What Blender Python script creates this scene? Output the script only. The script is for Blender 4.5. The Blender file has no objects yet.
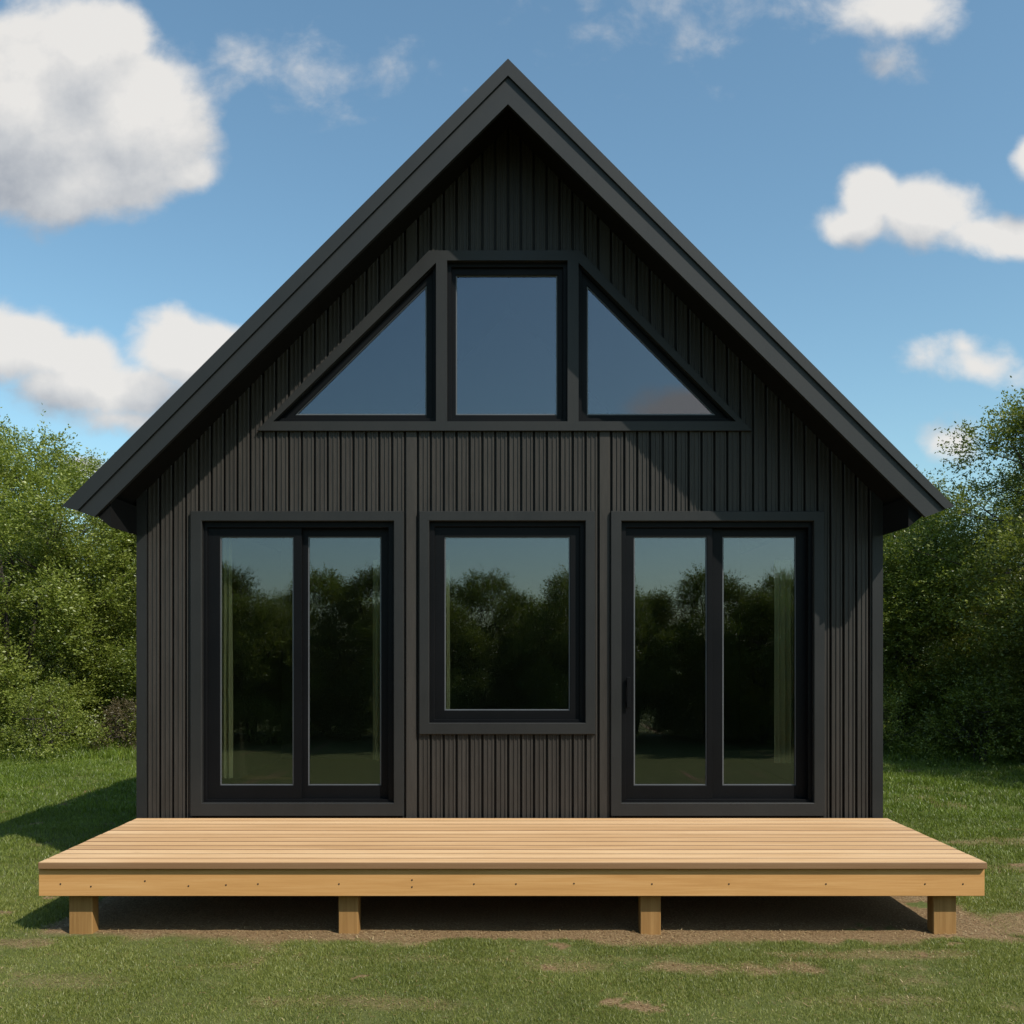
import bpy, math, random
import numpy as np

# ------------------------------------------------------------------ basics
S = bpy.context.scene
COL = S.collection
CAMZ, D, F = 1.9, 7.8, 936.0          # eye height, distance to the front wall (m), focal length in pixels
HX, HY = 512.0, 650.0                 # principal column and horizon row of the photo
R = math.radians
rng = np.random.default_rng(7)
random.seed(7)

def P(px, py, y=0.0):
    d = D + y
    return ((px - HX) * d / F, y, CAMZ + (HY - py) * d / F)

def tag(o, label=None, cat=None, group=None, kind=None):
    if label: o['label'] = label
    if cat: o['category'] = cat
    if group: o['group'] = group
    if kind: o['kind'] = kind
    return o

def link(name, me, mat, parent=None):
    o = bpy.data.objects.new(name, me)
    COL.objects.link(o)
    if mat: me.materials.append(mat)
    if parent: o.parent = parent
    return o

def empty(name, loc=(0, 0, 0)):
    o = bpy.data.objects.new(name, None)
    o.empty_display_size = .2
    o.location = loc
    COL.objects.link(o)
    return o

class MB:
    def __init__(s): s.v = []; s.f = []
    def quadbox(s, x0, x1, y0, y1, z0, z1, b=0.0):
        if b > 0:
            # box with the long edges chamfered in the x/y/z sense: eight-corner inset layers
            n = len(s.v)
            xs = (x0, x1); ys = (y0, y1); zs = (z0, z1)
            import itertools
            pts = {}
            for i, j, k in itertools.product((0, 1), repeat=3):
                cx, cy, cz = xs[i], ys[j], zs[k]
                sx = b if i == 0 else -b; sy = b if j == 0 else -b; sz = b if k == 0 else -b
                for a, p in (('x', (cx, cy + sy, cz + sz)), ('y', (cx + sx, cy, cz + sz)), ('z', (cx + sx, cy + sy, cz))):
                    pts[(i, j, k, a)] = len(s.v); s.v.append(p)
            g = lambda *k: pts[k]
            for i in (0, 1):
                q = [g(i, 0, 0, 'x'), g(i, 1, 0, 'x'), g(i, 1, 1, 'x'), g(i, 0, 1, 'x')]; s.f.append(q if i else q[::-1])
                q = [g(0, i, 0, 'y'), g(0, i, 1, 'y'), g(1, i, 1, 'y'), g(1, i, 0, 'y')]; s.f.append(q if i else q[::-1])
                q = [g(0, 0, i, 'z'), g(1, 0, i, 'z'), g(1, 1, i, 'z'), g(0, 1, i, 'z')]; s.f.append(q if i else q[::-1])
            for i in (0, 1):
                for j in (0, 1):
                    s.f.append([g(i, j, 0, 'x'), g(i, j, 1, 'x'), g(i, j, 1, 'y'), g(i, j, 0, 'y')])
                    s.f.append([g(i, 0, j, 'x'), g(i, 1, j, 'x'), g(i, 1, j, 'z'), g(i, 0, j, 'z')])
                    s.f.append([g(0, i, j, 'y'), g(1, i, j, 'y'), g(1, i, j, 'z'), g(0, i, j, 'z')])
                    for k in (0, 1):
                        s.f.append([g(i, j, k, 'x'), g(i, j, k, 'y'), g(i, j, k, 'z')])
            return s
        n = len(s.v)
        for z in (z0, z1):
            for x, y in ((x0, y0), (x1, y0), (x1, y1), (x0, y1)): s.v.append((x, y, z))
        for f in ((3, 2, 1, 0), (4, 5, 6, 7), (0, 1, 5, 4), (1, 2, 6, 5), (2, 3, 7, 6), (3, 0, 4, 7)):
            s.f.append([n + i for i in f])
        return s
    def prism(s, poly, y0, y1):                      # poly: list of (x, z), extruded from y0 (front) to y1
        n = len(s.v); m = len(poly)
        for x, z in poly: s.v.append((x, y0, z))
        for x, z in poly: s.v.append((x, y1, z))
        s.f.append([n + i for i in range(m)]); s.f.append([n + m + i for i in reversed(range(m))])
        for i in range(m):
            j = (i + 1) % m
            s.f.append([n + i, n + m + i, n + m + j, n + j])
        return s
    def ring(s, outer, inner, y0, y1, ch=0.0):       # solid frame between two polygons; optional front chamfer
        n = len(s.v); m = len(outer)
        def off(pa, pb, t):
            out = []
            for (x, z), (u, w) in zip(pa, pb):
                l = math.hypot(u - x, w - z) or 1
                out.append((x + (u - x) / l * t, z + (w - z) / l * t))
            return out
        c = ch * 1.4
        layers = [[(x, y1, z) for x, z in outer], [(x, y0 + ch, z) for x, z in outer]]
        if ch: layers += [[(x, y0, z) for x, z in off(outer, inner, c)], [(x, y0, z) for x, z in off(inner, outer, c)]]
        layers += [[(x, y0 + ch, z) for x, z in inner], [(x, y1, z) for x, z in inner]]
        L = len(layers)
        for l in layers: s.v += l
        for a in range(L):
            b = (a + 1) % L
            for i in range(m):
                j = (i + 1) % m
                s.f.append([n + a * m + i, n + a * m + j, n + b * m + j, n + b * m + i])
        return s
    def tube(s, pts, rad, seg=6):
        pts = [np.array(p, float) for p in pts]; n0 = len(s.v)
        for i, p in enumerate(pts):
            t = pts[min(i + 1, len(pts) - 1)] - pts[max(i - 1, 0)]
            t /= (np.linalg.norm(t) or 1)
            a = np.cross(t, (0.31, .87, .11)); a /= np.linalg.norm(a); b = np.cross(t, a)
            for k in range(seg):
                w = 2 * math.pi * k / seg
                s.v.append(tuple(p + (a * math.cos(w) + b * math.sin(w)) * rad[i]))
        for i in range(len(pts) - 1):
            for k in range(seg):
                q = (k + 1) % seg
                s.f.append([n0 + i * seg + k, n0 + i * seg + q, n0 + (i + 1) * seg + q, n0 + (i + 1) * seg + k])
        s.f.append([n0 + (len(pts) - 1) * seg + k for k in range(seg)])
        s.f.append([n0 + k for k in reversed(range(seg))])
        return s
    def build(s, name, mat, parent=None, fix=True):
        me = bpy.data.meshes.new(name)
        me.from_pydata(s.v, [], s.f); me.update()
        if fix:
            import bmesh
            bm = bmesh.new(); bm.from_mesh(me); bmesh.ops.recalc_face_normals(bm, faces=bm.faces[:]); bm.to_mesh(me); bm.free()
        return link(name, me, mat, parent)

def np_mesh(name, V, Q):                              # V (n,3), Q (m,4)
    me = bpy.data.meshes.new(name)
    k = Q.shape[1]
    me.vertices.add(len(V)); me.vertices.foreach_set('co', V.astype(np.float32).ravel())
    me.loops.add(Q.size); me.loops.foreach_set('vertex_index', Q.astype(np.int32).ravel())
    me.polygons.add(len(Q)); me.polygons.foreach_set('loop_start', (np.arange(len(Q)) * k).astype(np.int32))
    me.update(calc_edges=True); me.validate()
    return me

def rect(px0, py0, px1, py1, y):                      # clockwise from top left, in x/z at depth y
    a = P(px0, py0, y); b = P(px1, py1, y)
    return [(a[0], a[2]), (b[0], a[2]), (b[0], b[2]), (a[0], b[2])]

def poly(pts, y):
    return [(P(a, b, y)[0], P(a, b, y)[2]) for a, b in pts]

# ------------------------------------------------------------------ materials
class NT:
    def __init__(s, tree): s.t = tree; s.n = tree.nodes; s.l = tree.links
    def add(s, typ, **kw):
        nd = s.n.new(typ)
        for k, v in kw.items():
            if k.startswith('i_'):
                key = k[2:]
                nd.inputs[int(key) if key.isdigit() else key.replace('_', ' ')].default_value = v
            else: setattr(nd, k, v)
        return nd
    def link(s, a, b): s.l.new(a, b)
    def math(s, op, a, b=None, c=None, clamp=False):
        nd = s.n.new('ShaderNodeMath'); nd.operation = op; nd.use_clamp = clamp
        for i, v in enumerate((a, b, c)):
            if v is None: continue
            if isinstance(v, (int, float)): nd.inputs[i].default_value = v
            else: s.l.new(v, nd.inputs[i])
        return nd.outputs[0]
    def mix(s, fac, a, b, typ='RGBA', blend='MIX'):
        nd = s.n.new('ShaderNodeMix'); nd.data_type = typ
        if typ == 'RGBA': nd.blend_type = blend
        ia, ib, out = (6, 7, 2) if typ == 'RGBA' else (2, 3, 0)
        for i, v in ((0, fac), (ia, a), (ib, b)):
            if isinstance(v, (int, float)): nd.inputs[i].default_value = v
            elif isinstance(v, tuple): nd.inputs[i].default_value = v if len(v) == 4 else (*v, 1)
            else: s.l.new(v, nd.inputs[i])
        return nd.outputs[out]
    def ramp(s, fac, stops):
        nd = s.n.new('ShaderNodeValToRGB'); cr = nd.color_ramp
        while len(cr.elements) < len(stops): cr.elements.new(.5)
        for e, (p, c) in zip(cr.elements, stops):
            e.position = p; e.color = (*c, 1) if len(c) == 3 else c
        s.l.new(fac, nd.inputs[0])
        return nd.outputs[0]
    def noise(s, scale, detail=4, rough=.55, vec=None, dist=0):
        nd = s.n.new('ShaderNodeTexNoise')
        nd.inputs['Scale'].default_value = scale; nd.inputs['Detail'].default_value = detail
        nd.inputs['Roughness'].default_value = rough; nd.inputs['Distortion'].default_value = dist
        if vec is not None: s.l.new(vec, nd.inputs['Vector'])
        return nd.outputs[0]
    def mapping(s, vec, scale=(1, 1, 1), loc=(0, 0, 0)):
        nd = s.n.new('ShaderNodeMapping'); nd.inputs['Scale'].default_value = scale; nd.inputs['Location'].default_value = loc
        s.l.new(vec, nd.inputs[0]); return nd.outputs[0]

def new_mat(name):
    m = bpy.data.materials.new(name); m.use_nodes = True
    t = NT(m.node_tree); b = t.n['Principled BSDF']
    return m, t, b

def painted(name, col, rough=.5, var=.25, scale=(3, 3, .6), bump=.02, spec=.4, island=0.0):
    m, t, b = new_mat(name)
    co = t.add('ShaderNodeTexCoord').outputs['Object']
    v = t.mapping(co, scale)
    n = t.noise(2.2, 5, .6, v)
    n2 = t.noise(60, 3, .6, t.mapping(co, (1, 1, .12)))
    f = t.math('ADD', t.math('MULTIPLY', n, .6), t.math('MULTIPLY', n2, .4))
    if island:
        g = t.add('ShaderNodeNewGeometry').outputs['Random Per Island']
        f = t.math('ADD', f, t.math('MULTIPLY', t.math('SUBTRACT', g, .5), island))
    lo = tuple(c * (1 - var) for c in col); hi = tuple(c * (1 + var) for c in col)
    c = t.ramp(f, [(.3, lo), (.7, hi)])
    t.link(c, b.inputs['Base Color'])
    r = t.math('MULTIPLY_ADD', n, .25, rough - .12)
    t.link(r, b.inputs['Roughness'])
    b.inputs['Specular IOR Level'].default_value = spec
    bp = t.add('ShaderNodeBump', i_Strength=.35, i_Distance=bump * .1)
    t.link(n2, bp.inputs['Height']); t.link(bp.outputs[0], b.inputs['Normal'])
    return m

def wood(name, cols, axis, rough=.62, board=.35, gap_shade=0):
    m, t, b = new_mat(name)
    co = t.add('ShaderNodeTexCoord').outputs['Object']
    g = t.add('ShaderNodeNewGeometry').outputs['Random Per Island']
    off = t.add('ShaderNodeCombineXYZ'); t.link(t.math('MULTIPLY', g, 37.0), off.inputs[0]); t.link(t.math('MULTIPLY', g, 11.0), off.inputs[1]); t.link(t.math('MULTIPLY', g, 23.0), off.inputs[2])
    ad = t.add('ShaderNodeVectorMath', operation='ADD'); t.link(co, ad.inputs[0]); t.link(off.outputs[0], ad.inputs[1])
    sc = {'x': (.5, 9, 9), 'z': (9, 9, .5)}[axis]
    v = t.mapping(ad.outputs[0], sc)
    n1 = t.noise(1.6, 6, .6, v, .6)
    sc2 = {'x': (1.6, 60, 60), 'z': (60, 60, 1.6)}[axis]
    n2 = t.noise(1.5, 4, .6, t.mapping(ad.outputs[0], sc2))
    f = t.math('ADD', t.math('ADD', t.math('MULTIPLY', n1, .62), t.math('MULTIPLY', n2, .38)), t.math('MULTIPLY', t.math('SUBTRACT', g, .5), board))
    c = t.ramp(f, [(.28, cols[0]), (.5, cols[1]), (.72, cols[2])])
    # small knots
    vo = t.add('ShaderNodeTexVoronoi', feature='F1'); vo.inputs['Scale'].default_value = 1
    t.link(t.mapping(ad.outputs[0], {'x': (1.3, 5, 5), 'z': (5, 5, 1.3)}[axis]), vo.inputs['Vector'])
    k = t.math('SUBTRACT', 1.0, t.math('MULTIPLY', vo.outputs['Distance'], 16.0), clamp=True)
    c = t.mix(t.math('MULTIPLY', k, .6), c, tuple(x * .35 for x in cols[0]))
    if gap_shade:                                          # shade of the board gaps put into the colour of sides and chamfers
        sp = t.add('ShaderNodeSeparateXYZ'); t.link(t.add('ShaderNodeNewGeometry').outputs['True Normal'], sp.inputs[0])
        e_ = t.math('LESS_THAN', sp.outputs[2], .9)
        c = t.mix(t.math('MULTIPLY', e_, gap_shade), c, (.13, .062, .028))
    t.link(c, b.inputs['Base Color'])
    b.inputs['Roughness'].default_value = rough
    b.inputs['Specular IOR Level'].default_value = .3
    bp = t.add('ShaderNodeBump', i_Strength=.5, i_Distance=.0015); t.link(n2, bp.inputs['Height']); t.link(bp.outputs[0], b.inputs['Normal'])
    return m

M = {}
M['siding'] = painted('charcoal_siding', (.0350, .0308, .0265), .52, .25, (3, 3, .5), .02, .22, island=.12)
M['trim'] = painted('charcoal_trim', (.0185, .0185, .0178), .5, .12, (1, 1, 1), .01, .25)
M['fascia'] = painted('charcoal_roof_metal', (.0175, .0185, .0187), .52, .10, (1, 1, 1), .006, .3)
M['frame'] = painted('black_window_frame', (.0035, .0037, .0043), .5, .10, (1, 1, 1), .004, .12)
M['bead'] = painted('grey_glazing_bead', (.085, .09, .095), .4, .1, (1, 1, 1), .004, .5)
M['soffit'] = painted('black_soffit', (.005, .005, .005), .8, .15, (3, .5, 3), .01, .15)
M['concrete'] = painted('dark_foundation', (.10, .095, .09), .8, .2, (4, 4, 4), .03, .3)
M['plaster'] = painted('interior_plaster', (.16, .15, .13), .8, .08, (1, 1, 1), .01, .2)
M['inner_floor'] = wood('interior_floorboards', ((.14, .09, .05), (.20, .13, .075), (.26, .17, .10)), 'x', .5)
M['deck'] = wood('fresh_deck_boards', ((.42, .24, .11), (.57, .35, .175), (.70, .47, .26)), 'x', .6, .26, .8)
M['beam'] = wood('golden_rim_timber', ((.42, .205, .065), (.53, .275, .095), (.62, .35, .14)), 'x', .6, .1)
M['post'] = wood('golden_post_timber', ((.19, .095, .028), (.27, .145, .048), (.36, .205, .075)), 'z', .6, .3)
M['screw'] = painted('dark_screw', (.03, .022, .018), .4, .1, (1, 1, 1), .001, .5)

# glass: coated double glazing, reflects about a quarter and lets a dim view through
m, t, b = new_mat('coated_glass'); t.n.remove(b)
gl = t.add('ShaderNodeBsdfGlossy', i_Roughness=.004, i_Color=(.80, .83, .98, 1))
tr = t.add('ShaderNodeBsdfTransparent', i_Color=(.72, .74, .66, 1))
mx = t.add('ShaderNodeMixShader')
lw = t.add('ShaderNodeLayerWeight', i_Blend=.12)
t.link(t.math('MULTIPLY_ADD', lw.outputs['Fresnel'], .7, .112, clamp=True), mx.inputs[0])
nz = t.noise(.9, 1, .4, t.mapping(t.add('ShaderNodeTexCoord').outputs['Object'], (1, 1, 1)))
bp = t.add('ShaderNodeBump', i_Strength=.05, i_Distance=.004); t.link(nz, bp.inputs['Height'])
t.link(tr.outputs[0], mx.inputs[1]); t.link(gl.outputs[0], mx.inputs[2]); t.link(mx.outputs[0], t.n['Material Output'].inputs[0])
M['glass'] = m

m, t, b = new_mat('curtain_cloth'); t.n.remove(b)
df = t.add('ShaderNodeBsdfDiffuse'); tl = t.add('ShaderNodeBsdfTranslucent'); mx = t.add('ShaderNodeMixShader', i_0=.35)
n = t.noise(400, 2, .5, t.add('ShaderNodeTexCoord').outputs['Object'])
c = t.ramp(n, [(.3, (.72, .72, .56)), (.7, (.85, .85, .68))])
t.link(c, df.inputs[0]); t.link(c, tl.inputs[0]); t.link(df.outputs[0], mx.inputs[1]); t.link(tl.outputs[0], mx.inputs[2]); t.link(mx.outputs[0], t.n['Material Output'].inputs[0])
M['curtain'] = m

def leaf_mat(name, cols, trans=.38, lush=None):
    m, t, b = new_mat(name); t.n.remove(b)
    g = t.add('ShaderNodeNewGeometry').outputs['Random Per Island']
    oi = t.add('ShaderNodeObjectInfo').outputs['Random']
    big = t.noise(.9, 2, .5, t.add('ShaderNodeTexCoord').outputs['Object'])
    f = t.math('ADD', t.math('MULTIPLY', g, .62), t.math('MULTIPLY', t.math('SUBTRACT', big, .3), .55))
    f = t.math('ADD', f, t.math('MULTIPLY', t.math('SUBTRACT', oi, .5), .18))
    c = t.ramp(f, [(.08, cols[0]), (.5, cols[1]), (.92, cols[2])])
    if lush:                                          # watered green lawn beyond the trodden front
        sp = t.add('ShaderNodeSeparateXYZ'); t.link(t.add('ShaderNodeTexCoord').outputs['Object'], sp.inputs[0])
        k = t.add('ShaderNodeMapRange'); t.link(sp.outputs[1], k.inputs[0]); k.inputs[1].default_value = -1.4; k.inputs[2].default_value = 3.5
        kk = t.math('ADD', k.outputs[0], t.math('MULTIPLY', t.math('SUBTRACT', big, .5), .5), clamp=True)
        c = t.mix(kk, c, t.mix(1.0, c, lush, blend='MULTIPLY'))
    pr = t.add('ShaderNodeBsdfPrincipled'); pr.inputs['Roughness'].default_value = .42; pr.inputs['Specular IOR Level'].default_value = .5
    tl = t.add('ShaderNodeBsdfTranslucent'); mx = t.add('ShaderNodeMixShader', i_0=trans)
    t.link(c, pr.inputs['Base Color'])
    t.link(t.mix(1.0, c, (1.15, 1.2, .5), blend='MULTIPLY'), tl.inputs[0])
    t.link(pr.outputs[0], mx.inputs[1]); t.link(tl.outputs[0], mx.inputs[2]); t.link(mx.outputs[0], t.n['Material Output'].inputs[0])
    return m
M['leaf'] = leaf_mat('willow_leaf', ((.080, .110, .016), (.190, .228, .036), (.40, .44, .11)))
M['leaf2'] = leaf_mat('birch_leaf', ((.065, .090, .018), (.145, .175, .033), (.29, .31, .08)))
M['rust'] = leaf_mat('rusty_leaf', ((.07, .055, .03), (.13, .10, .05), (.17, .17, .06)), .25)
M['blade'] = leaf_mat('grass_blade', ((.085, .112, .020), (.195, .222, .042), (.46, .44, .155)), .35, (.62, .80, .38))
M['bark'] = painted('grey_brown_bark', (.05, .042, .034), .85, .4, (8, 8, 2), .1, .2)

# ------------------------------------------------------------------ value noise for the ground
def vnoise(x, y, scale, seed):
    r = np.random.default_rng(seed).random((256, 256))
    u = x / scale + 1000; v = y / scale + 1000
    i = np.floor(u).astype(int); j = np.floor(v).astype(int); fu = u - i; fv = v - j
    fu = fu * fu * (3 - 2 * fu); fv = fv * fv * (3 - 2 * fv)
    g = lambda a, b: r[a % 256, b % 256]
    return (g(i, j) * (1 - fu) + g(i + 1, j) * fu) * (1 - fv) + (g(i, j + 1) * (1 - fu) + g(i + 1, j + 1) * fu) * fv
def fbm(x, y, scale, seed, o=4):
    s = 0; a = 1; n = 0
    for k in range(o):
        s = s + a * vnoise(x, y, scale / 2 ** k, seed + k); n += a; a *= .55
    return s / n
def sstep(a, b, x):
    t = np.clip((x - a) / (b - a), 0, 1); return t * t * (3 - 2 * t)
def bare(x, y):                                       # worn soil: by the deck, under it, and scattered patches
    n = fbm(x, y, .9, 3); n2 = fbm(x, y, .22, 11)
    d = np.maximum(np.maximum(-3.25 - x, x - 3.25), np.maximum(-1.64 - y, y - 8)) # distance outside the deck/house footprint
    d = d + .16 * (1 - sstep(-2.6, -.8, x)) * (y < 0) + .10 * (fbm(x, y, .5, 90) - .5)
    edge = 1 - sstep(-.02, .10 + .50 * (n - .38) + .45 * (n2 - .5), d)
    b = edge
    for cx, cy, rx, ry, w in ((1.35, -2.23, .55, .15, .75), (.42, -2.20, .30, .10, .45), (-2.55, -2.45, .45, .16, .3), (3.55, -1.35, .75, .30, .8),
                              (4.6, -1.5, .8, .25, .75), (2.3, -1.98, .7, .10, .5), (-.9, -2.78, .6, .12, .35), (1.9, -2.75, .5, .12, .45),
                              (5.2, 1.4, 1.2, .25, .5), (4.3, .3, .7, .15, .4), (-3.4, -1.75, .6, .12, .6), (-.2, -2.05, 1.2, .07, .2)):
        q = ((x - cx) / rx) ** 2 + ((y - cy) / ry) ** 2 + (n2 - .5) * 2.4 + (n - .5) * 1.2
        b = np.maximum(b, w * (1 - sstep(.25, 1.25, q)))
    b = np.maximum(b, .45 * sstep(.60, .76, n2 * .6 + n * .4))
    return np.clip(b, 0, 1)
def gz(x, y):
    near = np.exp(-((x / 14.0) ** 2 + ((y - 3) / 16.0) ** 2))
    return (-.022 + .028 * fbm(x, y, 1.6, 21) + .014 * fbm(x, y, .16, 31) ) * near + .5 * (1 - near) * (fbm(x, y, 30, 41) - .5) * .6

# ------------------------------------------------------------------ ground
def axis(lo, hi, step, far):
    a = np.arange(lo, hi + step / 2, step); out = []; d = step
    p = hi
    while p < far: d *= 1.25; p += d; out.append(p)
    q = lo; d = step; lo_ = []
    while q > -far: d *= 1.25; q -= d; lo_.append(q)
    return np.array(lo_[::-1] + list(a) + out)
gx = axis(-7, 7, .04, 600); gy = axis(-3.4, 2.5, .04, 600)
X, Y = np.meshgrid(gx, gy); Z = gz(X, Y)
V = np.stack([X, Y, Z], -1).reshape(-1, 3); nx = len(gx); ny = len(gy)
I = np.arange(nx * ny).reshape(ny, nx)
Q = np.stack([I[:-1, :-1], I[:-1, 1:], I[1:, 1:], I[1:, :-1]], -1).reshape(-1, 4)
me = np_mesh('ground', V, Q)
at = me.attributes.new('soil', 'FLOAT', 'POINT'); at.data.foreach_set('value', bare(X, Y).astype(np.float32).ravel())
me.polygons.foreach_set('use_smooth', np.ones(len(Q), bool))
m, t, b = new_mat('lawn_soil')
co = t.add('ShaderNodeTexCoord').outputs['Object']
a = t.add('ShaderNodeAttribute', attribute_name='soil').outputs['Fac']
nf = t.noise(70, 6, .75, co); nm = t.noise(7, 5, .6, co); nl = t.noise(.8, 4, .5, co)
soil = t.ramp(nf, [(.3, (.085, .046, .022)), (.5, (.20, .128, .064)), (.7, (.38, .28, .155))])
thatch = t.ramp(t.math('ADD', t.math('MULTIPLY', nf, .6), t.math('MULTIPLY', nm, .4)), [(.3, (.06, .065, .022)), (.52, (.13, .135, .045)), (.75, (.25, .225, .10))])
far = t.ramp(nl, [(.3, (.06, .09, .018)), (.7, (.10, .135, .028))])
thatch = t.mix(.35, thatch, far)
fac = t.math('MULTIPLY', t.math('ADD', a, t.math('MULTIPLY', t.math('SUBTRACT', nm, .5), .6)), 1.15, clamp=True)
t.link(t.mix(fac, thatch, soil), b.inputs['Base Color'])
b.inputs['Roughness'].default_value = .95; b.inputs['Specular IOR Level'].default_value = .15
bp = t.add('ShaderNodeBump', i_Strength=.8, i_Distance=.012); t.link(nf, bp.inputs['Height']); t.link(bp.outputs[0], b.inputs['Normal'])
tag(link('ground', me, m), kind='structure')

# ------------------------------------------------------------------ grass blades (one object, beyond counting)
def blades(x0, x1, y0, y1, dens, h, w, margin=1.12):
    n = int((x1 - x0) * (y1 - y0) * dens)
    x = rng.uniform(x0, x1, n); y = rng.uniform(y0, y1, n)
    keep = np.abs(x) < (D + y) * (HX / F) * margin + .25
    ins = (np.abs(x) < 3.12) & (y > -1.63)
    keep &= ~ins
    bb = bare(x, y)
    cl = fbm(x, y, .35, 77, 3)
    keep &= rng.random(n) < np.clip((1.0 - bb) ** 1.3, .07 * (y < -1.70), 1) * np.clip(.35 + 1.6 * (cl - .25), .2, 1.1)
    x = x[keep]; y = y[keep]; bb = bb[keep]; cl = cl[keep]; n = len(x)
    hh = h * rng.uniform(.45, 1.25, n) * (.65 + .8 * cl) * (1 - .5 * bb)
    ww = w * rng.uniform(.7, 1.3, n)
    a = rng.uniform(0, 2 * np.pi, n); lean = rng.uniform(.1, 1.0, n) * hh; la = rng.uniform(0, 2 * np.pi, n)
    z = gz(x, y) - .004
    dx = np.cos(a) * ww / 2; dy = np.sin(a) * ww / 2
    base = np.stack([x, y, z], -1); off = np.stack([dx, dy, 0 * dx], -1)
    tip = base + np.stack([np.cos(la) * lean, np.sin(la) * lean, hh], -1)
    mid = base + np.stack([np.cos(la) * lean * .3, np.sin(la) * lean * .3, hh * .6], -1)
    V = np.stack([base - off, base + off, mid + off * .8, mid - off * .8, tip + off * .12, tip - off * .12], 1).reshape(-1, 3)
    i = np.arange(n)[:, None] * 6
    Q = np.concatenate([i + np.array([0, 1, 2, 3]), i + np.array([3, 2, 4, 5])], 1).reshape(-1, 4)
    return V, Q
parts = [blades(-4, 4, -3.25, -1.62, 38000, .019, .0024), blades(-4.2, 4.2, -1.63, 0.0, 20000, .024, .0032),
         blades(-6, 6, 0, 3, 8000, .036, .0048), blades(-9, 9, 3, 8, 3600, .052, .007), blades(-13, 13, 8, 14, 1000, .11, .013)]
Vs, Qs, o = [], [], 0
for V, Q in parts: Vs.append(V); Qs.append(Q + o); o += len(V)
me = np_mesh('grass', np.concatenate(Vs), np.concatenate(Qs))
g = link('grass', me, M['blade'])
tag(g, 'short mown green lawn grass with thin dry patches round the deck', 'grass', kind='stuff')

# dry straw and clippings lying on the worn soil
n = 90000
x = rng.uniform(-5.5, 6.2, n); y = rng.uniform(-3.2, 1.5, n)
keep = (np.abs(x) < (D + y) * .62) & ~((np.abs(x) < 3.0) & (y > -1.3)) & (rng.random(n) < .12 + .88 * bare(x, y))
x = x[keep]; y = y[keep]; n = len(x)
a = rng.uniform(0, 2 * np.pi, n); L = rng.uniform(.006, .032, n); wd_ = rng.uniform(.0012, .0032, n)
z = gz(x, y) + rng.uniform(.001, .007, n)
c0 = np.stack([x, y, z], -1); dd = np.stack([np.cos(a) * L, np.sin(a) * L, rng.uniform(-.1, .35, n) * L], -1); sd_ = np.stack([-np.sin(a) * wd_, np.cos(a) * wd_, 0 * x], -1)
V = np.stack([c0 - sd_, c0 + sd_, c0 + dd + sd_ * .6, c0 + dd - sd_ * .6], 1).reshape(-1, 3)
M['straw'] = leaf_mat('dry_straw', ((.14, .075, .03), (.33, .23, .11), (.58, .47, .28)), .1)
tag(link('straw', np_mesh('straw', V, np.arange(n * 4).reshape(-1, 4)), M['straw']), 'dry straw bits and clippings scattered on the worn soil by the deck', 'straw', kind='stuff')

# ------------------------------------------------------------------ house
house = empty('house', (0, 0, 0))
tag(house, 'black gabled cabin with vertical siding, steep roof and large dark windows', 'house')
OH = .58
yF = -OH
# roof lines, measured on the front edge of the overhang (outer line, groove, lower edge of the fascia)
o_l, o_a, o_r = (61.5, 506.3), (508, 58.5), (954.5, 506.3)
g_l, g_a, g_r = (78, 511.2), (508, 77.2), (944.5, 510)
f_l, f_a, f_r = (94.3, 516.8), (508, 104), (925.5, 517)
mb = MB(); mb.prism(poly([o_l, o_a, o_r, (g_r[0] + 1.0, g_r[1] - 1.3), (508, 75.2), (g_l[0] - .7, g_l[1] - .8)], yF), yF, yF + .06)
mb.build('roof_edge_trim', M['fascia'], house)
mb = MB(); mb.prism(poly([g_l, g_a, g_r, f_r, f_a, f_l], yF + .022), yF + .022, yF + .062)
mb.build('bargeboard', M['fascia'], house)
# backing strip closing the joint between the two
mb = MB(); mb.prism(poly([(70, 508), (508, 68), (948, 508), (938, 511.5), (508, 86), (84, 511.8)], yF + .061), yF + .0635, yF + .075)
mb.build('trim_backing', M['soffit'], house)
HL = 7.4
# roof slab
yb = yF + .05
slab_front = poly([(64.5, 505.8), (508, 60.5), (951.5, 505.3), (937, 509.5), (508, 81.5), (79, 509.5)], yF)
roof = MB().prism(slab_front, yF + .076, HL + .5).build('roof', M['fascia'], house)
# standing seams on both slopes
mb = MB()
A = np.array(slab_front[1]); 
for e in (slab_front[0], slab_front[2]):
    E = np.array(e); dv = (E - A) / np.linalg.norm(E - A); nrm = np.array([-dv[1], dv[0]]);
    if nrm[1] < 0: nrm = -nrm
    a0 = A + dv * .03; e0 = E - dv * .03
    yy = yF + .5
    while yy < HL + .4:
        q = [tuple(a0 + nrm * .001), tuple(e0 + nrm * .001), tuple(e0 + nrm * .028), tuple(a0 + nrm * .028)]
        mb.prism(q, yy, yy + .02); yy += .5
mb.build('standing_seam', M['fascia'], roof)
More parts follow.
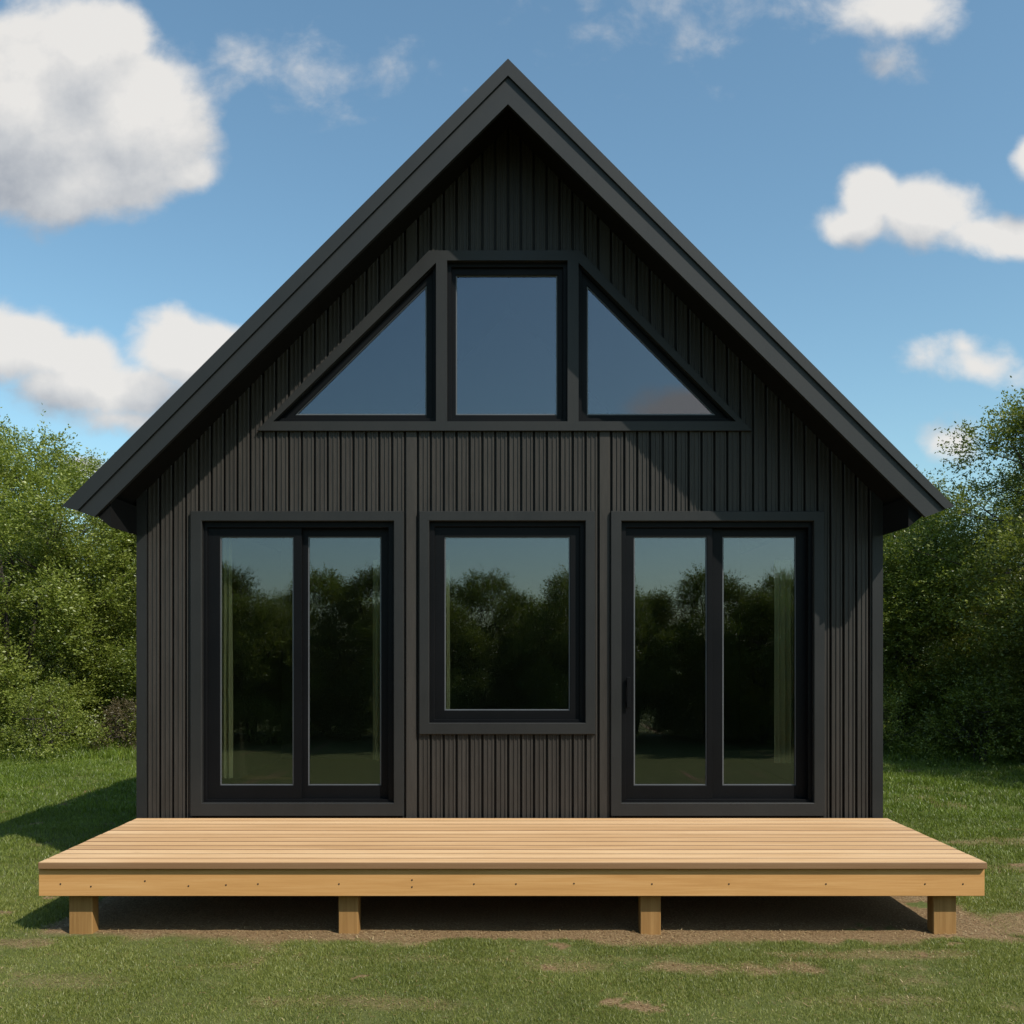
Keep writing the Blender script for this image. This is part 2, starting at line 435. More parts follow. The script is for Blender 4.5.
# boarded soffit under the overhang and the eaves
sof = poly([(80, 510.2), (508, 82.3), (936, 510.2), (933, 511.0), (508, 85.0), (83.5, 511.0)], yF)
MB().prism(sof, yF + .064, HL + .48).build('soffit', M['soffit'], house)
AX, AZ = sof[4]                                       # apex of the soffit underside
SL = (sof[4][1] - sof[5][1]) / (sof[4][0] - sof[5][0]); SR = (sof[4][1] - sof[3][1]) / (sof[3][0] - sof[4][0])
for sx, pt, po, wx in ((-1, 94.8, 79.5, 137), (1, 925, 936.5, 882.5)):
    xt, _, zt_ = P(pt, 515.8, yF); xo_, _, zo_ = P(po, 510.6, yF); xw = P(wx, 0, 0)[0] - sx * .002
    MB().prism([(xt, zt_), (xw, zt_ - .08), (xw, zt_ + .16), (xo_, zo_ + .01)], yF + .0645, HL + .47).build('eave_box', M['soffit'], house)
def top(x): return AZ - (SL * (AX - x) if x < AX else SR * (x - AX)) + .015

WXL, WXR = P(137, 0)[0], P(882.5, 0)[0]
DZ = .508                                             # deck / floor level
# holes in the front wall (x0, x1, lower z fn, upper z fn)
def hz(py): return CAMZ + (HY - py) * D / F
def hx(px): return (px - HX) * D / F
holes = [(hx(196), hx(398.5), lambda x: -9, lambda x: hz(515.5)),
         (hx(616), hx(819.5), lambda x: -9, lambda x: hz(515.5)),
         (hx(424), hx(590), lambda x: hz(729), lambda x: hz(515.5))]
gl0, gl1 = (263, 427), (431, 253.5); gr0, gr1 = (746, 427), (577, 253.5)
def gable_top(x):
    if x < hx(431): return hz(gl0[1] + (gl1[1] - gl0[1]) * (x - hx(gl0[0])) / (hx(gl1[0]) - hx(gl0[0])))
    if x > hx(577): return hz(gr0[1] + (gr1[1] - gr0[1]) * (x - hx(gr0[0])) / (hx(gr1[0]) - hx(gr0[0])))
    return hz(253.5)
holes.append((hx(263), hx(746), lambda x: hz(427), gable_top))
def wall_strips(xy, z0):
    """vertical faces following the plan polyline xy, cut out around the openings and under the roof"""
    bp = sorted(set([h[0] for h in holes] + [h[1] for h in holes] + [hx(431), hx(577), AX]))
    pts = [xy[0]]
    for (xa, ya), (xb, yb_) in zip(xy[:-1], xy[1:]):
        for c in [c for c in bp if xa + 1e-6 < c < xb - 1e-6]:
            pts.append((c, ya + (yb_ - ya) * (c - xa) / (xb - xa)))
        pts.append((xb, yb_))
    mb = MB()
    for (xa, ya), (xb, yb_) in zip(pts[:-1], pts[1:]):
        xm = (xa + xb) / 2
        cuts = sorted([h for h in holes if h[0] < xm < h[1]], key=lambda h: h[2](xm))
        lo = (z0, z0)
        segs = []
        for h in cuts:
            segs.append((lo, (h[2](xa), h[2](xb)))); lo = (h[3](xa), h[3](xb))
        segs.append((lo, (top(xa), top(xb))))
        for (l, u) in segs:
            if u[0] + u[1] <= l[0] + l[1] + 1e-4: continue
            n = len(mb.v)
            mb.v += [(xa, ya, l[0]), (xb, yb_, l[1]), (xb, yb_, max(u[1], l[1])), (xa, ya, max(u[0], l[0]))]
            mb.f.append([n, n + 1, n + 2, n + 3])
    return mb
# ribbed siding in plan: narrow dark groove, board with a low centre rib
per = 12.9 * D / F; plan = []
x = hx(404.8 - 1.1 - 12.9 * 20); k = 0
gw, c, gd = .0185, .004, .046
while x < WXR - .095:
    e = min(x + per, WXR - .09)
    w = e - x - gw
    b0 = x + gw
    j = random.uniform(-.0012, .0012)
    wide = abs(b0 - hx(405.9)) < .02 or abs(b0 - hx(599.4)) < .02
    plan += [(x + .0005, gd), (b0 - .001, gd), (b0, 0.004), (b0 + c, j)]
    if w > .06 and not wide:
        for f0, f1 in ((.17, .43), (.57, .83)):
            plan += [(b0 + w * f0 - .0015, j), (b0 + w * f0 + .0015, .0075 + j), (b0 + w * f1 - .0015, .0075 + j), (b0 + w * f1 + .0015, j)]
    plan += [(e - c, j), (e, .004)]
    x = e
plan = [(WXL + .02, gd + .001)] + plan + [(WXR - .02, gd + .001)]
pp = [plan[0]]
for q in plan[1:]:
    if q[0] > pp[-1][0] + 1e-5: pp.append(q)
wall_strips(pp, .42).build('siding', M['siding'], house, fix=False)
wall_strips([(WXL + .05, .16), (WXR - .05, .16)], .42).build('inner_wall', M['plaster'], house, fix=False)
wall_strips([(WXL + .04, .05), (WXR - .04, .05)], .42).build('wall_backing', M['soffit'], house, fix=False)
# corner boards
for a, b_ in ((WXL, WXL + .083), (WXR - .088, WXR)):
    zt = min(top(a), top(b_)) - .0
    mbq = MB(); mbq.prism([(a, .40), (b_, .40), (b_, top(b_)), (a, top(a))], -.012, .10)
    mbq.build('corner_board', M['trim'], house)
# side and rear walls
for sx, xo, xi in ((-1, WXL + .002, WXL + .15), (1, WXR - .002, WXR - .15)):
    xa, xb = min(xo, xi), max(xo, xi)
    zt = top(xo) + .0
    mb = MB().quadbox(xa, xb, .101, HL - .02, .42, zt)
    yy = .2
    while yy < HL - .1:
        mb.quadbox(min(xo, xo + sx * .02), max(xo, xo + sx * .02), yy, yy + .085, .42, zt - .03); yy += .107
    mb.build('side_wall', M['siding'], house)
MB().prism([(WXL + .01, .42), (WXR - .01, .42), (WXR - .01, top(WXR)), (AX, top(AX)), (WXL + .01, top(WXL))], HL - .018, HL + .1).build('rear_wall', M['siding'], house)
MB().quadbox(WXL + .151, WXR - .151, .17, HL - .02, .40, .505).build('inner_floor', M['inner_floor'], house)
MB().quadbox(WXL + .03, WXR - .03, .04, HL, -.25, .399).build('foundation', M['concrete'], house)
# inner lining walls (plaster)
mb = MB()
mb.quadbox(WXL + .151, WXL + .165, .165, HL - .03, .506, top(WXL) - .03); mb.quadbox(WXR - .165, WXR - .151, .165, HL - .03, .506, top(WXR) - .03)
mb.prism([(WXL + .17, .506), (WXR - .17, .506), (WXR - .17, top(WXR - .17) - .03), (AX, top(AX) - .04), (WXL + .17, top(WXL + .17) - .03)], 4.2, 4.3)
mb.build('room_lining', M['plaster'], house)

YC = -.030                                            # front of the casings
def casing(outer, inner, parent, name='casing'):
    return MB().ring(poly(outer, YC), poly(inner, YC), YC, .018, .005).build(name, M['trim'], parent)
def rp(x0, y0, x1, y1): return [(x0, y0), (x1, y0), (x1, y1), (x0, y1)]
def unit(parent, glass, outer, y, name='sash'):
    """sash ring, glazing bead and pane; glass and outer are pixel polygons"""
    MB().ring(poly(outer, y), poly(glass, y), y, y + .045, .003).build(name, M['frame'], parent)
    cx = sum(p[0] for p in glass) / len(glass); cy = sum(p[1] for p in glass) / len(glass)
    yy = y + .012
    gi = inset(glass, 1.15); go = inset(glass, -.6)
    MB().ring(poly(go, yy), poly(gi, yy), yy, yy + .012, .001).build('glazing_bead', M['bead'], parent)
    MB().prism(poly(inset(glass, -1.5), yy + .012), yy + .0125, yy + .0185).build('pane', M['glass'], parent)
def inset(p, d):
    n = len(p); out = []
    area = sum(p[i][0] * p[(i + 1) % n][1] - p[(i + 1) % n][0] * p[i][1] for i in range(n))
    s = 1 if area > 0 else -1
    for i in range(n):
        a, b_, c_ = np.array(p[i - 1], float), np.array(p[i], float), np.array(p[(i + 1) % n], float)
        u = (b_ - a) / np.linalg.norm(b_ - a); v = (c_ - b_) / np.linalg.norm(c_ - b_)
        n1 = np.array([-u[1], u[0]]) * s; n2 = np.array([-v[1], v[0]]) * s
        bis = n1 + n2; bis /= np.linalg.norm(bis)
        q = b_ + bis * d / max(.25, bis.dot(n1)); out.append((q[0], q[1]))
    return out
def opening(name, couter, cinner, frame_in, lights):
    c_ = casing(couter, cinner, house, name)
    fo = inset(cinner, -2.5)
    MB().ring(poly(fo, .02), poly(frame_in, .02), .0215, .158, .003).build('frame', M['frame'], c_)
    for gl_, so, y in lights: unit(c_, gl_, so, y)
    return c_
d1 = opening('patio_door', rp(190, 511, 403.6, 816.5), rp(201.5, 521, 393.6, 803), rp(207, 527.5, 388.3, 799.6),
        [(rp(220, 536.5, 293.7, 785.5), rp(206, 528, 301.5, 799.9), .045), (rp(308, 536.5, 381.2, 785.5), rp(299, 528.2, 389.4, 799.9), .093)])
d1['label'] = 'left patio door with two tall sliding panes'
d2 = opening('patio_door', rp(610.8, 511, 825, 816.5), rp(621.5, 521, 814.2, 803), rp(626, 527.5, 808.5, 799.6),
        [(rp(633.8, 536.5, 707, 785.5), rp(625, 528, 712.6, 799.9), .045), (rp(722.5, 536.5, 796.2, 785.5), rp(711, 528.2, 809.5, 799.9), .093)])
d2['label'] = 'right patio door with a pull handle on its left edge'
w1 = opening('window', rp(419, 511, 595.4, 734.5), rp(429, 520.8, 585.4, 723), rp(434.5, 526.5, 580, 719.5),
        [(rp(444.5, 536.5, 570, 710.5), rp(433.6, 527, 581, 720), .045)])
w1['label'] = 'single tall window between the patio doors'
# pull handle
h = MB(); a = P(626.6, 677, 0); b_ = P(630.6, 708, 0)
h.quadbox(a[0], b_[0], -.012, .006, b_[2], a[2], .004)
h.quadbox(a[0] + .006, b_[0] - .006, .005, .046, a[2] - .05, a[2] - .03); h.quadbox(a[0] + .006, b_[0] - .006, .005, .046, b_[2] + .03, b_[2] + .05)
h.build('handle', M['frame'], d2)
# gable window group: one casing, three lights
TL = [(257, 430.5), (429, 250.4), (580, 250.4), (752, 430.5)]
holesP = {'l': [(273, 421.3), (436, 262.5), (436, 421.3)], 'c': [(447, 260.3), (567.6, 260.3), (567.6, 421.3), (447, 421.3)], 'r': [(578.6, 262.5), (736, 421.3), (578.6, 421.3)]}
y = YC
mb = MB()
def quadp(pts, y0=YC, y1=.018): mb.prism(poly(pts, y0), y0, y1)
quadp([(257, 430.5), (752, 430.5), (736, 421.3), (273, 421.3)])                       # sill
quadp([(257, 430.5), (429, 250.4), (436, 262.5), (273, 421.3)])                       # left rake
quadp([(752, 430.5), (580, 250.4), (578.6, 262.5), (736, 421.3)])                     # right rake
quadp([(429, 250.4), (580, 250.4), (578.6, 262.5), (567.6, 262.5), (567.6, 260.3), (447, 260.3), (447, 262.5), (436, 262.5)])                     # head
quadp([(436, 262.5), (447, 262.5), (447, 421.3), (436, 421.3)])                       # posts
quadp([(567.6, 262.5), (578.6, 262.5), (578.6, 421.3), (567.6, 421.3)])
gc = mb.build('gable_window', M['trim'], house); gc['label'] = 'upper trapezoid window of three lights under the gable'
import itertools
for key, gls, fin in (('c', rp(455.8, 275.2, 557.3, 415), rp(451.5, 267, 563, 418.8)),
                 ('l', [(294.7, 415), (426.5, 285), (426.5, 415)], None), ('r', [(587, 285.5), (716, 415), (587, 415)], None)):
    hp = holesP[key]
    if fin is None: fin = inset(hp, 4.0 if False else 3.2)
    MB().ring(poly(inset(hp, -2.2), .02), poly(fin, .02), .0215, .158, .003).build('frame', M['frame'], gc)
    unit(gc, gls, inset(fin, -.9), .05)

# ------------------------------------------------------------------ deck
deck = empty('wooden_deck', (0, -.83, 0))
tag(deck, 'new pale timber deck on short posts along the front of the black cabin', 'deck')
def kid(o): o.parent = deck; o.matrix_parent_inverse = deck.matrix_world.inverted(); o.location = (0, .83, 0); return o
DL, DR, DY = -3.107, 3.112, -1.671
nb = 12; step = (abs(DY) - .034) / nb
mb = MB()
for i in range(nb):
    y0 = DY + i * step
    jz = random.uniform(-.0012, .0012); je = random.uniform(-.002, .002)
    mb.quadbox(DL + je, DR + je, y0, y0 + step - .015, DZ - .045 + jz, DZ + jz, .0045)
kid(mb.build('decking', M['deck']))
bz0, bz1 = .280, .4615
kid(MB().quadbox(P(38.5, 0, DY + .03)[0], P(984.7, 0, DY + .03)[0], DY + .03, DY + .072, bz0, bz1, .003).build('rim_beam', M['beam']))
for x_ in (P(38.5, 0, DY + .03)[0] + .001, P(984.7, 0, DY + .03)[0] - .043):
    kid(MB().quadbox(x_, x_ + .042, DY + .074, -.05, bz0 + .002, bz1, .003).build('side_beam', M['beam']))
kid(MB().quadbox(DL + .08, DR - .08, -.10, -.058, bz0, bz1).build('ledger_beam', M['beam']))
mb = MB()
xx = DL + .45
while xx < DR - .2:
    mb.quadbox(xx, xx + .045, DY + .074, -.102, bz0 + .004, bz1 - .001); xx += .45
kid(mb.build('joist', M['beam']))
for yrow in (DY + .125, -.24):
    for pa, pb in ((69, 92.5), (338.5, 358.3), (640.3, 660.8), (933.3, 956.3)):
        yy = DY + .115
        a = P(pa, 0, yy)[0]; b_ = P(pb, 0, yy)[0]
        z1 = bz0 - .0005 if yrow < -1 else bz0 - .001
        kid(MB().quadbox(a, b_, yrow - .012, yrow + .085, -.12, z1, .004).build('post', M['post']))
scr = None
for px, py in ((60.5, 884), (91, 886.5), (145, 881), (188.5, 886), (226, 885), (258, 884), (339, 884), (412, 880), (412, 887), (474, 884), (516, 884), (574, 883.5), (652, 884), (729, 884), (826, 884), (925, 884), (963, 884)):
    a = P(px, py, DY + .03)
    if scr is None:
        mb = MB(); mb.tube([(0, 0, 0), (0, -.004, 0)], [.0062, .005], 8)
        scr = mb.build('screw', M['screw']); o = scr
    else:
        o = scr.copy(); COL.objects.link(o)
    o.parent = deck; o.location = (a[0], a[1] + .83 + .0015, a[2])

# ------------------------------------------------------------------ curtains
def curtain(px0, px1, py0, py1, y, label, seed):
    x0, _, z1 = P(px0, py0, y); x1, _, z0 = P(px1, py1, y)
    r = random.Random(seed); nxs = 60; nzs = 14; V = []; Fc = []
    ph = r.uniform(0, 6); wv = (x1 - x0) / max(2, round((x1 - x0) / .045))
    for j in range(nzs + 1):
        tz = j / nzs; z = z0 + (z1 - z0) * tz
        for i in range(nxs + 1):
            u = i / nxs; xx = x0 + (x1 - x0) * (u * (1 + .06 * (1 - tz)) )
            V.append((xx, y + .02 * math.sin(2 * math.pi * (xx - x0) / wv + ph) * (1 + .25 * (1 - tz)) + .004 * math.sin(7 * tz + i * .3), z))
    n = nxs + 1
    for j in range(nzs):
        for i in range(nxs): Fc.append((j * n + i, j * n + i + 1, (j + 1) * n + i + 1, (j + 1) * n + i))
    mb = MB(); mb.v = V; mb.f = Fc
    o = mb.build('curtain', M['curtain'], fix=False)
    for p in o.data.polygons: p.use_smooth = True
    tag(o, label, 'curtain', 'pale curtains inside the cabin')
curtain(217, 231.5, 538, 778, .30, 'narrow pale curtain inside the left edge of the left patio door', 1)
curtain(373, 384, 560, 760, .34, 'faint pale curtain at the right edge of the left patio door', 2)
curtain(775, 793, 560, 763, .32, 'pleated pale curtain inside the right edge of the right patio door', 3)
curtain(439, 449.5, 560, 716, .30, 'dim pale curtain inside the left edge of the middle window', 4)

# ------------------------------------------------------------------ trees
def crown_profile(t, low):
    # radius factor along the height
    return np.interp(t, [0, .08, .25, .45, .7, .88, 1.0], [low, low + .12, .92, 1.0, .82, .50, .16])
def make_tree(seed, H, Rr, nclump, ntwig, leaf, low=.6):
    g = np.random.default_rng(seed)
    tm = MB(); tips = []
    stems = []
    for s in range(6):
        a = 2 * math.pi * s / 6 + g.uniform(-.4, .4); reach = g.uniform(.15, .5) * Rr; top_ = H * g.uniform(.70, .93)
        pts = []
        for k in range(8):
            u = k / 7
            pts.append(np.array([math.cos(a) * (.08 + reach * u ** 1.3) + g.normal(0, .04) * u * 2, math.sin(a) * (.08 + reach * u ** 1.3) + g.normal(0, .04) * u * 2, -.1 + top_ * u]))
        tm.tube(pts, [.055 * (1 - .85 * k / 7) * H / 6 for k in range(8)], 7)
        stems.append(pts)
    C = []
    tries = 0
    while len(C) < nclump and tries < 20000:
        tries += 1
        tz = g.uniform(.03, .96) ; rad = crown_profile(tz, low) * Rr * (1 + .22 * math.sin(5 * tz + seed)) 
        r_ = rad * math.sqrt(g.uniform(.10, .95)) if tz > .1 else rad * math.sqrt(g.uniform(.4, 1)); a = g.uniform(0, 2 * math.pi)
        r_ *= 1 + .18 * math.sin(3 * a + seed * 1.7)
        p = np.array([math.cos(a) * r_, math.sin(a) * r_, tz * H * .93 + .08])
        if all(np.linalg.norm(p - q[0]) > .24 * (Rr / 2.2) for q in C): C.append((p, g.uniform(.32, .62) * Rr / 2.2))
    for p, cr in C:
        st = stems[int(g.integers(0, 6))]
        best = min((q for s_ in stems for q in s_ if q[2] < p[2] - .05), key=lambda q: np.linalg.norm(q - p) + .3 * abs(q[2] - p[2] + .5), default=st[0])
        if p[2] < .42 * H: continue
        mid = (best + p) / 2 + np.array([0, 0, -.08]) + g.normal(0, .06, 3)
        tm.tube([best, mid, p], [.014, .009, .004], 4)
    # twigs with leaves
    P0, DR_, LN = [], [], []
    for p, cr in C:
        n = int(ntwig * (cr / .5) ** 2)
        d = g.normal(0, 1, (n, 3)); d /= np.linalg.norm(d, axis=1)[:, None]
        start = p + d * cr * g.uniform(.15, .85, n)[:, None] * np.array([1, 1, .8])
        outw = start * np.array([1, 1, 0]); outw /= (np.linalg.norm(outw, axis=1)[:, None] + 1e-6)
        dd = d * .8 + outw * .55 + np.array([0, 0, .65]) * g.uniform(.2, 1.5, n)[:, None]
        dd /= np.linalg.norm(dd, axis=1)[:, None]
        P0.append(start); DR_.append(dd); LN.append(g.uniform(.16, .42, n) * (1 + .6 * (g.random(n) < .06)))
    P0 = np.concatenate(P0); DR_ = np.concatenate(DR_); LN = np.concatenate(LN)
    nl = 13
    u = np.linspace(.08, 1, nl)[None, :, None]
    side = np.cross(DR_, np.array([0.2, .1, 1.0])); side /= np.linalg.norm(side, axis=1)[:, None]
    sag = np.array([0, 0, -.10])
    pos = P0[:, None, :] + DR_[:, None, :] * LN[:, None, None] * u + sag * (u ** 2) * LN[:, None, None]
    pos = pos + g.normal(0, .022, pos.shape)
    N = pos.shape[0] * nl; pos = pos.reshape(-1, 3)
    alt = np.where(np.arange(N) % 2 == 0, 1.0, -1.0)[:, None]
    ax = np.repeat(DR_, nl, 0) * .7 + np.repeat(side, nl, 0) * alt * .8 + g.normal(0, .4, (N, 3)); ax /= np.linalg.norm(ax, axis=1)[:, None]
    nr = g.normal(0, .6, (N, 3)) + np.array([0, 0, .45]); wd = np.cross(ax, nr); wd /= np.linalg.norm(wd, axis=1)[:, None]
    ls = leaf * g.uniform(.65, 1.3, N)[:, None]
    base = pos; tip = pos + ax * ls; midp = pos + ax * ls * .45
    V = np.stack([base, midp + wd * ls * .24, tip, midp - wd * ls * .24], 1).reshape(-1, 3)
    V[:, 2] = np.maximum(V[:, 2], .01)
    Qd = np.arange(N * 4).reshape(-1, 4)
    trunk = tm
    return V, Qd, trunk
protos = []
for i, (sd, H, Rr, nc, nt, lf, low, mt) in enumerate(((11, 6.6, 2.4, 185, 92, .056, .80, 'leaf'), (23, 5.6, 2.3, 170, 92, .054, .86, 'leaf'),
                                                 (37, 6.4, 2.2, 170, 92, .054, .80, 'leaf2'), (51, 1.5, 1.0, 60, 66, .050, .9, 'leaf'))):
    V, Qd, tm = make_tree(sd, H, Rr, nc, nt, lf, low)
    cm = np_mesh('crown', V, Qd); cm.materials.append(M[mt])
    tr_ = tm.build('trunk_proto', M['bark'])
    protos.append((cm, tr_.data, H)); bpy.data.objects.remove(tr_)
red = protos[3][0].copy(); red.materials.clear(); red.materials.append(M['rust'])
def tree(kind, x, y, rot, scale, label, cat='tree', group=None, name='bushy_tree', sz=1.0, crown=None):
    cm, tmesh, H = protos[kind]
    e = empty(name, (x, y, -.02)); e.rotation_euler = (0, 0, R(rot)); e.scale = (scale, scale, scale * sz)
    tag(e, label, cat, group)
    a = bpy.data.objects.new('crown', crown or cm); COL.objects.link(a); a.parent = e
    b = bpy.data.objects.new('trunk', tmesh); COL.objects.link(b); b.parent = e
    return e
G1 = 'bushy trees left of the cabin'; G2 = 'bushy trees right of the cabin'; G3 = 'trees mirrored in the window glass'
# left of the cabin
tree(0, -9.9, 10.9, 20, 1.02, 'tall bushy green tree at the left photo edge, highest tip of that side', group=G1)
tree(1, -7.3, 12.2, 130, .94, 'sunlit bushy tree close beside the left wall of the cabin, under its roof tip', group=G1)
tree(1, -11.6, 8.4, 250, .62, 'lower leafy tree at the far left edge, in front of the tallest one', group=G1)
tree(2, -9.0, 15.5, 80, .92, 'leafy tree standing behind the other left trees', group=G1)
tree(0, -6.2, 17.5, 200, .85, 'tree at the very back left, glimpsed between the front trees and the cabin', group=G1)
tree(0, -13.5, 14.5, 300, 1.0, 'back tree at the outer left edge behind the tallest one', group=G1)
# right of the cabin
tree(2, 9.6, 8.6, 15, 1.07, 'tallest bushy tree at the right edge of the photo, reaching highest into the sky', group=G2)
tree(1, 7.7, 10.9, 60, .90, 'rounded leafy tree next to the right wall of the cabin, under its roof tip', group=G2)
tree(2, 9.0, 13.5, 190, .95, 'leafy tree behind the two front trees on the right', group=G2)
tree(0, 6.6, 16.5, 320, .80, 'tree at the very back right, glimpsed beside the cabin wall', group=G2)
tree(0, 12.6, 12.0, 140, 1.05, 'back tree at the outer right edge behind the tallest one', group=G2)
# out of frame to the right: they throw the shade on the lower right trees
tree(0, 11.3, 4.5, 77, .98, 'tree just outside the right edge, shading the dark lower right bushes', group=G2)
tree(1, 13.6, 7.4, 177, 1.15, 'outermost tree beyond the right edge, shading the tall right tree', group=G2)
tree(0, -9.5, 21, 33, 1.0, 'distant tree closing the gap behind the left trees', group=G1)
tree(2, -14.5, 19.5, 133, 1.0, 'distant tree behind the outer left edge', group=G1)
tree(1, 10.2, 19.5, 33, 1.0, 'distant tree closing the gap behind the right trees', group=G2)
tree(0, 15.5, 17.5, 233, 1.0, 'distant tree behind the outer right edge', group=G2)
# low shrubs at the wood's edge
tree(3, -8.15, 8.5, 10, .85, 'low green shrub at the foot of the left trees, nearest the photo edge', 'shrub', 'low shrubs', 'shrub')
tree(3, -7.25, 9.8, 100, .62, 'low rusty brown twiggy shrub at the foot of the left trees', 'shrub', 'low shrubs', 'shrub', crown=red)
tree(3, -6.35, 10.4, 200, .95, 'low green shrub at the foot of the left trees beside the cabin wall', 'shrub', 'low shrubs', 'shrub')
tree(3, 7.9, 8.0, 40, .9, 'small shaded shrub at the foot of the tall right tree', 'shrub', 'low shrubs', 'shrub')
tree(3, 6.5, 9.0, 150, .8, 'small shaded shrub at the foot of the right trees beside the cabin wall', 'shrub', 'low shrubs', 'shrub')
# behind the viewer: what the glass mirrors
ML = 'bushy green tree of the row mirrored dark in the window glass'
gm = random.Random(5)
for i in range(26):
    x = -14.5 + i * 1.16 + gm.uniform(-.25, .25)
    tree(gm.choice((0, 1, 2)), x, -13.2 + (i % 3) * 1.0 + gm.uniform(-.3, .3), gm.uniform(0, 360), gm.uniform(.56, .62), ML, group=G3)

# ------------------------------------------------------------------ sun, sky and clouds
sd = np.array([1.10, -1.0, 1.56]); sd /= np.linalg.norm(sd)
elev = math.asin(sd[2])
sun = bpy.data.lights.new('sun', 'SUN'); sun.energy = 5.0; sun.angle = R(.5); sun.color = (1, .94, .85)
so = bpy.data.objects.new('sun', sun); COL.objects.link(so)
from mathutils import Vector
so.rotation_euler = Vector(sd).to_track_quat('Z', 'Y').to_euler(); so.location = (8, -8, 12)

w = bpy.data.worlds.new('World'); S.world = w; w.use_nodes = True
t = NT(w.node_tree); bg = t.n['Background']
sky = t.add('ShaderNodeTexSky', sky_type='NISHITA'); sky.sun_disc = False; sky.sun_elevation = elev
sky.sun_rotation = math.atan2(sd[0], sd[1]); sky.air_density = 1.15; sky.dust_density = 1.0; sky.ozone_density = 1.6; sky.altitude = 50
STR = .15
# cloud field: soft lobes placed by direction, broken up by noise
front = [(30, 105, 140, 110, 1.5), (85, 50, 78, 58, 1.4), (125, 120, 92, 74, 1.4), (90, 178, 110, 44, 1.3), (185, 172, 40, 26, .8), (150, 95, 60, 50, 1),
         (0, 340, 78, 44, 1.4), (70, 355, 60, 28, 1.2), (195, 345, 74, 36, 1.4), (110, 385, 100, 36, 1), (125, 415, 80, 20, .6), (82, 463, 30, 14, .8),
         (262, 74, 115, 38, .27), (665, 12, 100, 50, .20), (895, 10, 80, 36, .75), (890, 55, 34, 30, .28),
         (872, 196, 42, 34, 1.3), (850, 218, 50, 26, 1.1), (925, 214, 60, 38, 1.2), (1000, 236, 75, 24, 1.0), (968, 362, 66, 20, .52), (955, 348, 26, 18, .5), (952, 440, 44, 26, .62), (1030, 155, 22, 28, .9),
         (-260, 200, 130, 60, 1), (1400, 200, 160, 60, 1)]
back = [(690, 410, 62, 30, 1.1), (1300, 300, 150, 60, .9), (-400, 300, 150, 60, .9)]
dirv = t.add('ShaderNodeTexCoord').outputs['Generated']
sep = t.add('ShaderNodeSeparateXYZ'); t.link(dirv, sep.inputs[0])
ay = t.math('MAXIMUM', t.math('ABSOLUTE', sep.outputs[1]), .05)
uv = t.add('ShaderNodeCombineXYZ'); t.link(t.math('DIVIDE', sep.outputs[0], ay), uv.inputs[0]); t.link(t.math('DIVIDE', sep.outputs[2], ay), uv.inputs[1])
isf = t.math('GREATER_THAN', sep.outputs[1], 0.0)
U = uv.outputs[0]
wn = t.add('ShaderNodeTexNoise'); wn.inputs['Scale'].default_value = 8; wn.inputs['Detail'].default_value = 3; t.link(U, wn.inputs['Vector'])
wv = t.add('ShaderNodeVectorMath', operation='MULTIPLY_ADD'); t.link(wn.outputs['Color'], wv.inputs[0]); wv.inputs[1].default_value = (.055, .05, 0)
sb = t.add('ShaderNodeVectorMath', operation='ADD'); t.link(U, sb.inputs[0]); sb.inputs[1].default_value = (-.0275, -.025, 0)
t.link(sb.outputs[0], wv.inputs[2])
def lobes(vec, blobs):
    acc = None
    for (px, py, a, b, wgt) in blobs:
        u, v = (px - HX) / F, (HY - py) / F
        s2 = t.add('ShaderNodeVectorMath', operation='MULTIPLY_ADD'); t.link(vec, s2.inputs[0]); s2.inputs[1].default_value = (F / a, F / b, 0); s2.inputs[2].default_value = (-u * F / a, -v * F / b, 0)
        ln = t.add('ShaderNodeVectorMath', operation='LENGTH'); t.link(s2.outputs[0], ln.inputs[0])
        val = t.math('MULTIPLY_ADD', ln.outputs['Value'], -wgt, 1.12 * wgt)
        acc = val if acc is None else t.math('SMOOTH_MAX', acc, val, .2)
    return acc
f0 = lobes(wv.outputs[0], front); b0 = lobes(wv.outputs[0], back)
sh = t.add('ShaderNodeVectorMath', operation='ADD'); t.link(wv.outputs[0], sh.inputs[0]); sh.inputs[1].default_value = (.02, .06, 0)
f1 = lobes(sh.outputs[0], front)
n1 = t.noise(13, 6, .58, t.mapping(U, (1, 1.2, 1)), .2)
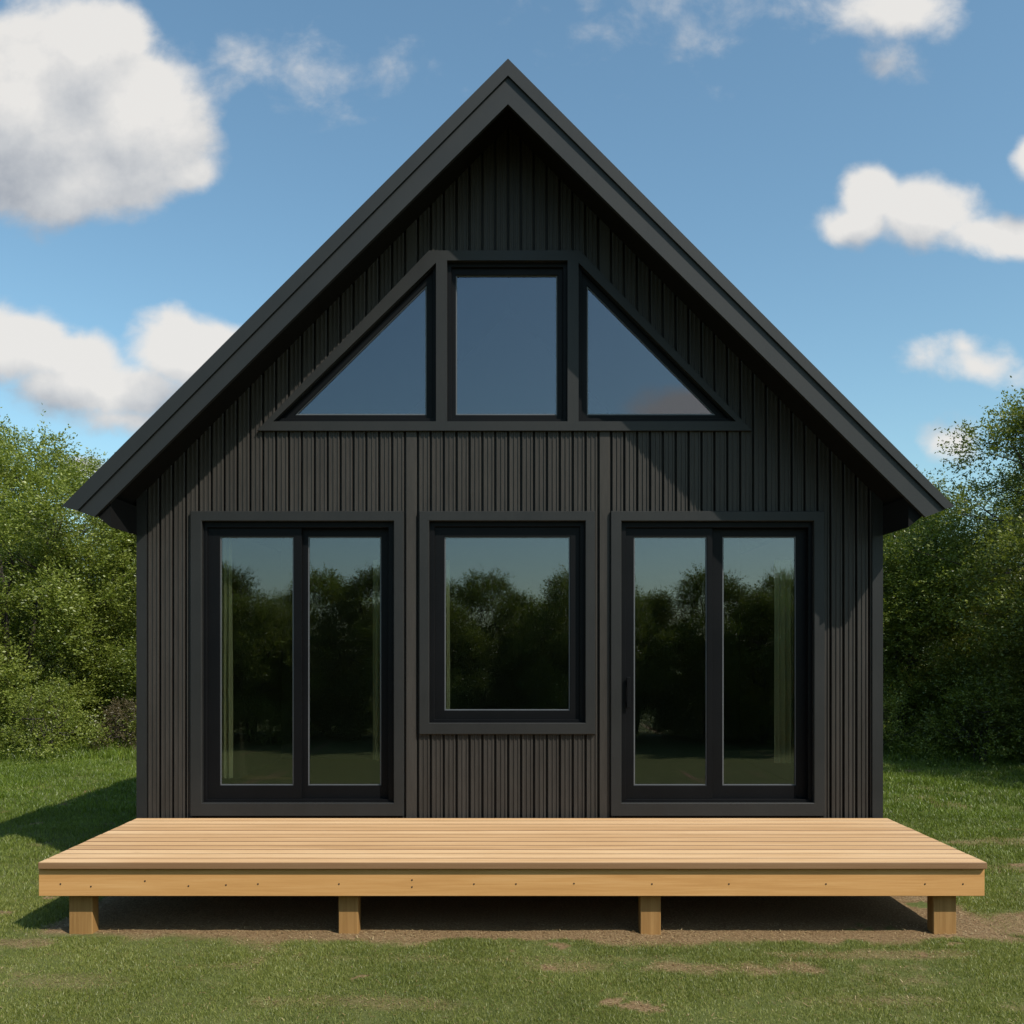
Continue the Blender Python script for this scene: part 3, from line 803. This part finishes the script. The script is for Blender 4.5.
n2 = t.noise(13, 2, .5, t.mapping(U, (1, 1.2, 1), (.010, .022, 0)))
nd = t.math('SUBTRACT', n1, .5)
fld = t.math('MULTIPLY_ADD', nd, 1.25, t.mix(isf, b0, f0, typ='FLOAT'))
mr = t.add('ShaderNodeMapRange', interpolation_type='SMOOTHSTEP'); t.link(fld, mr.inputs[0]); mr.inputs[1].default_value = -.04; mr.inputs[2].default_value = .60
up = t.math('MULTIPLY', sep.outputs[2], 9.0, clamp=True)
alpha = t.math('MULTIPLY', t.math('MULTIPLY', mr.outputs[0], .97), up)
lit = t.math('MULTIPLY_ADD', t.math('SUBTRACT', f0, f1), .62, .56)
lit = t.math('ADD', lit, t.math('MULTIPLY', t.math('SUBTRACT', n1, n2), .55))
n3 = t.noise(38, 3, .6, U)
lit = t.math('ADD', lit, t.math('MULTIPLY', t.math('SUBTRACT', n3, .5), .55), clamp=True)
lit = t.mix(isf, .95, lit, typ='FLOAT')
ccol = t.ramp(lit, [(0.0, (.42, .45, .50)), (.45, (.62, .635, .655)), (1.0, (.87, .85, .82))])
CS = t.add('ShaderNodeVectorMath', operation='SCALE'); t.link(ccol, CS.inputs[0]); CS.inputs['Scale'].default_value = .95 / STR
skyc = t.mix(1.0, sky.outputs[0], (.90, 1.10, 1.05), blend='MULTIPLY')
t.link(t.mix(alpha, skyc, CS.outputs[0]), bg.inputs[0]); bg.inputs[1].default_value = STR
w.cycles.sampling_method = 'NONE'                     # an even sky needs no importance map

# ------------------------------------------------------------------ camera and render
cam = bpy.data.cameras.new('camera'); co_ = bpy.data.objects.new('camera', cam); COL.objects.link(co_)
co_.location = (0, -D, CAMZ); co_.rotation_euler = (R(90), 0, 0)
cam.sensor_width = 36; cam.lens = F / 1024 * 36; cam.shift_y = (HY - 512) / 1024; cam.clip_end = 2000
S.camera = co_
S.view_settings.view_transform = 'Standard'; S.view_settings.look = 'None'; S.view_settings.gamma = 1
S.view_settings.exposure = 0.0; S.view_settings.use_curve_mapping = False
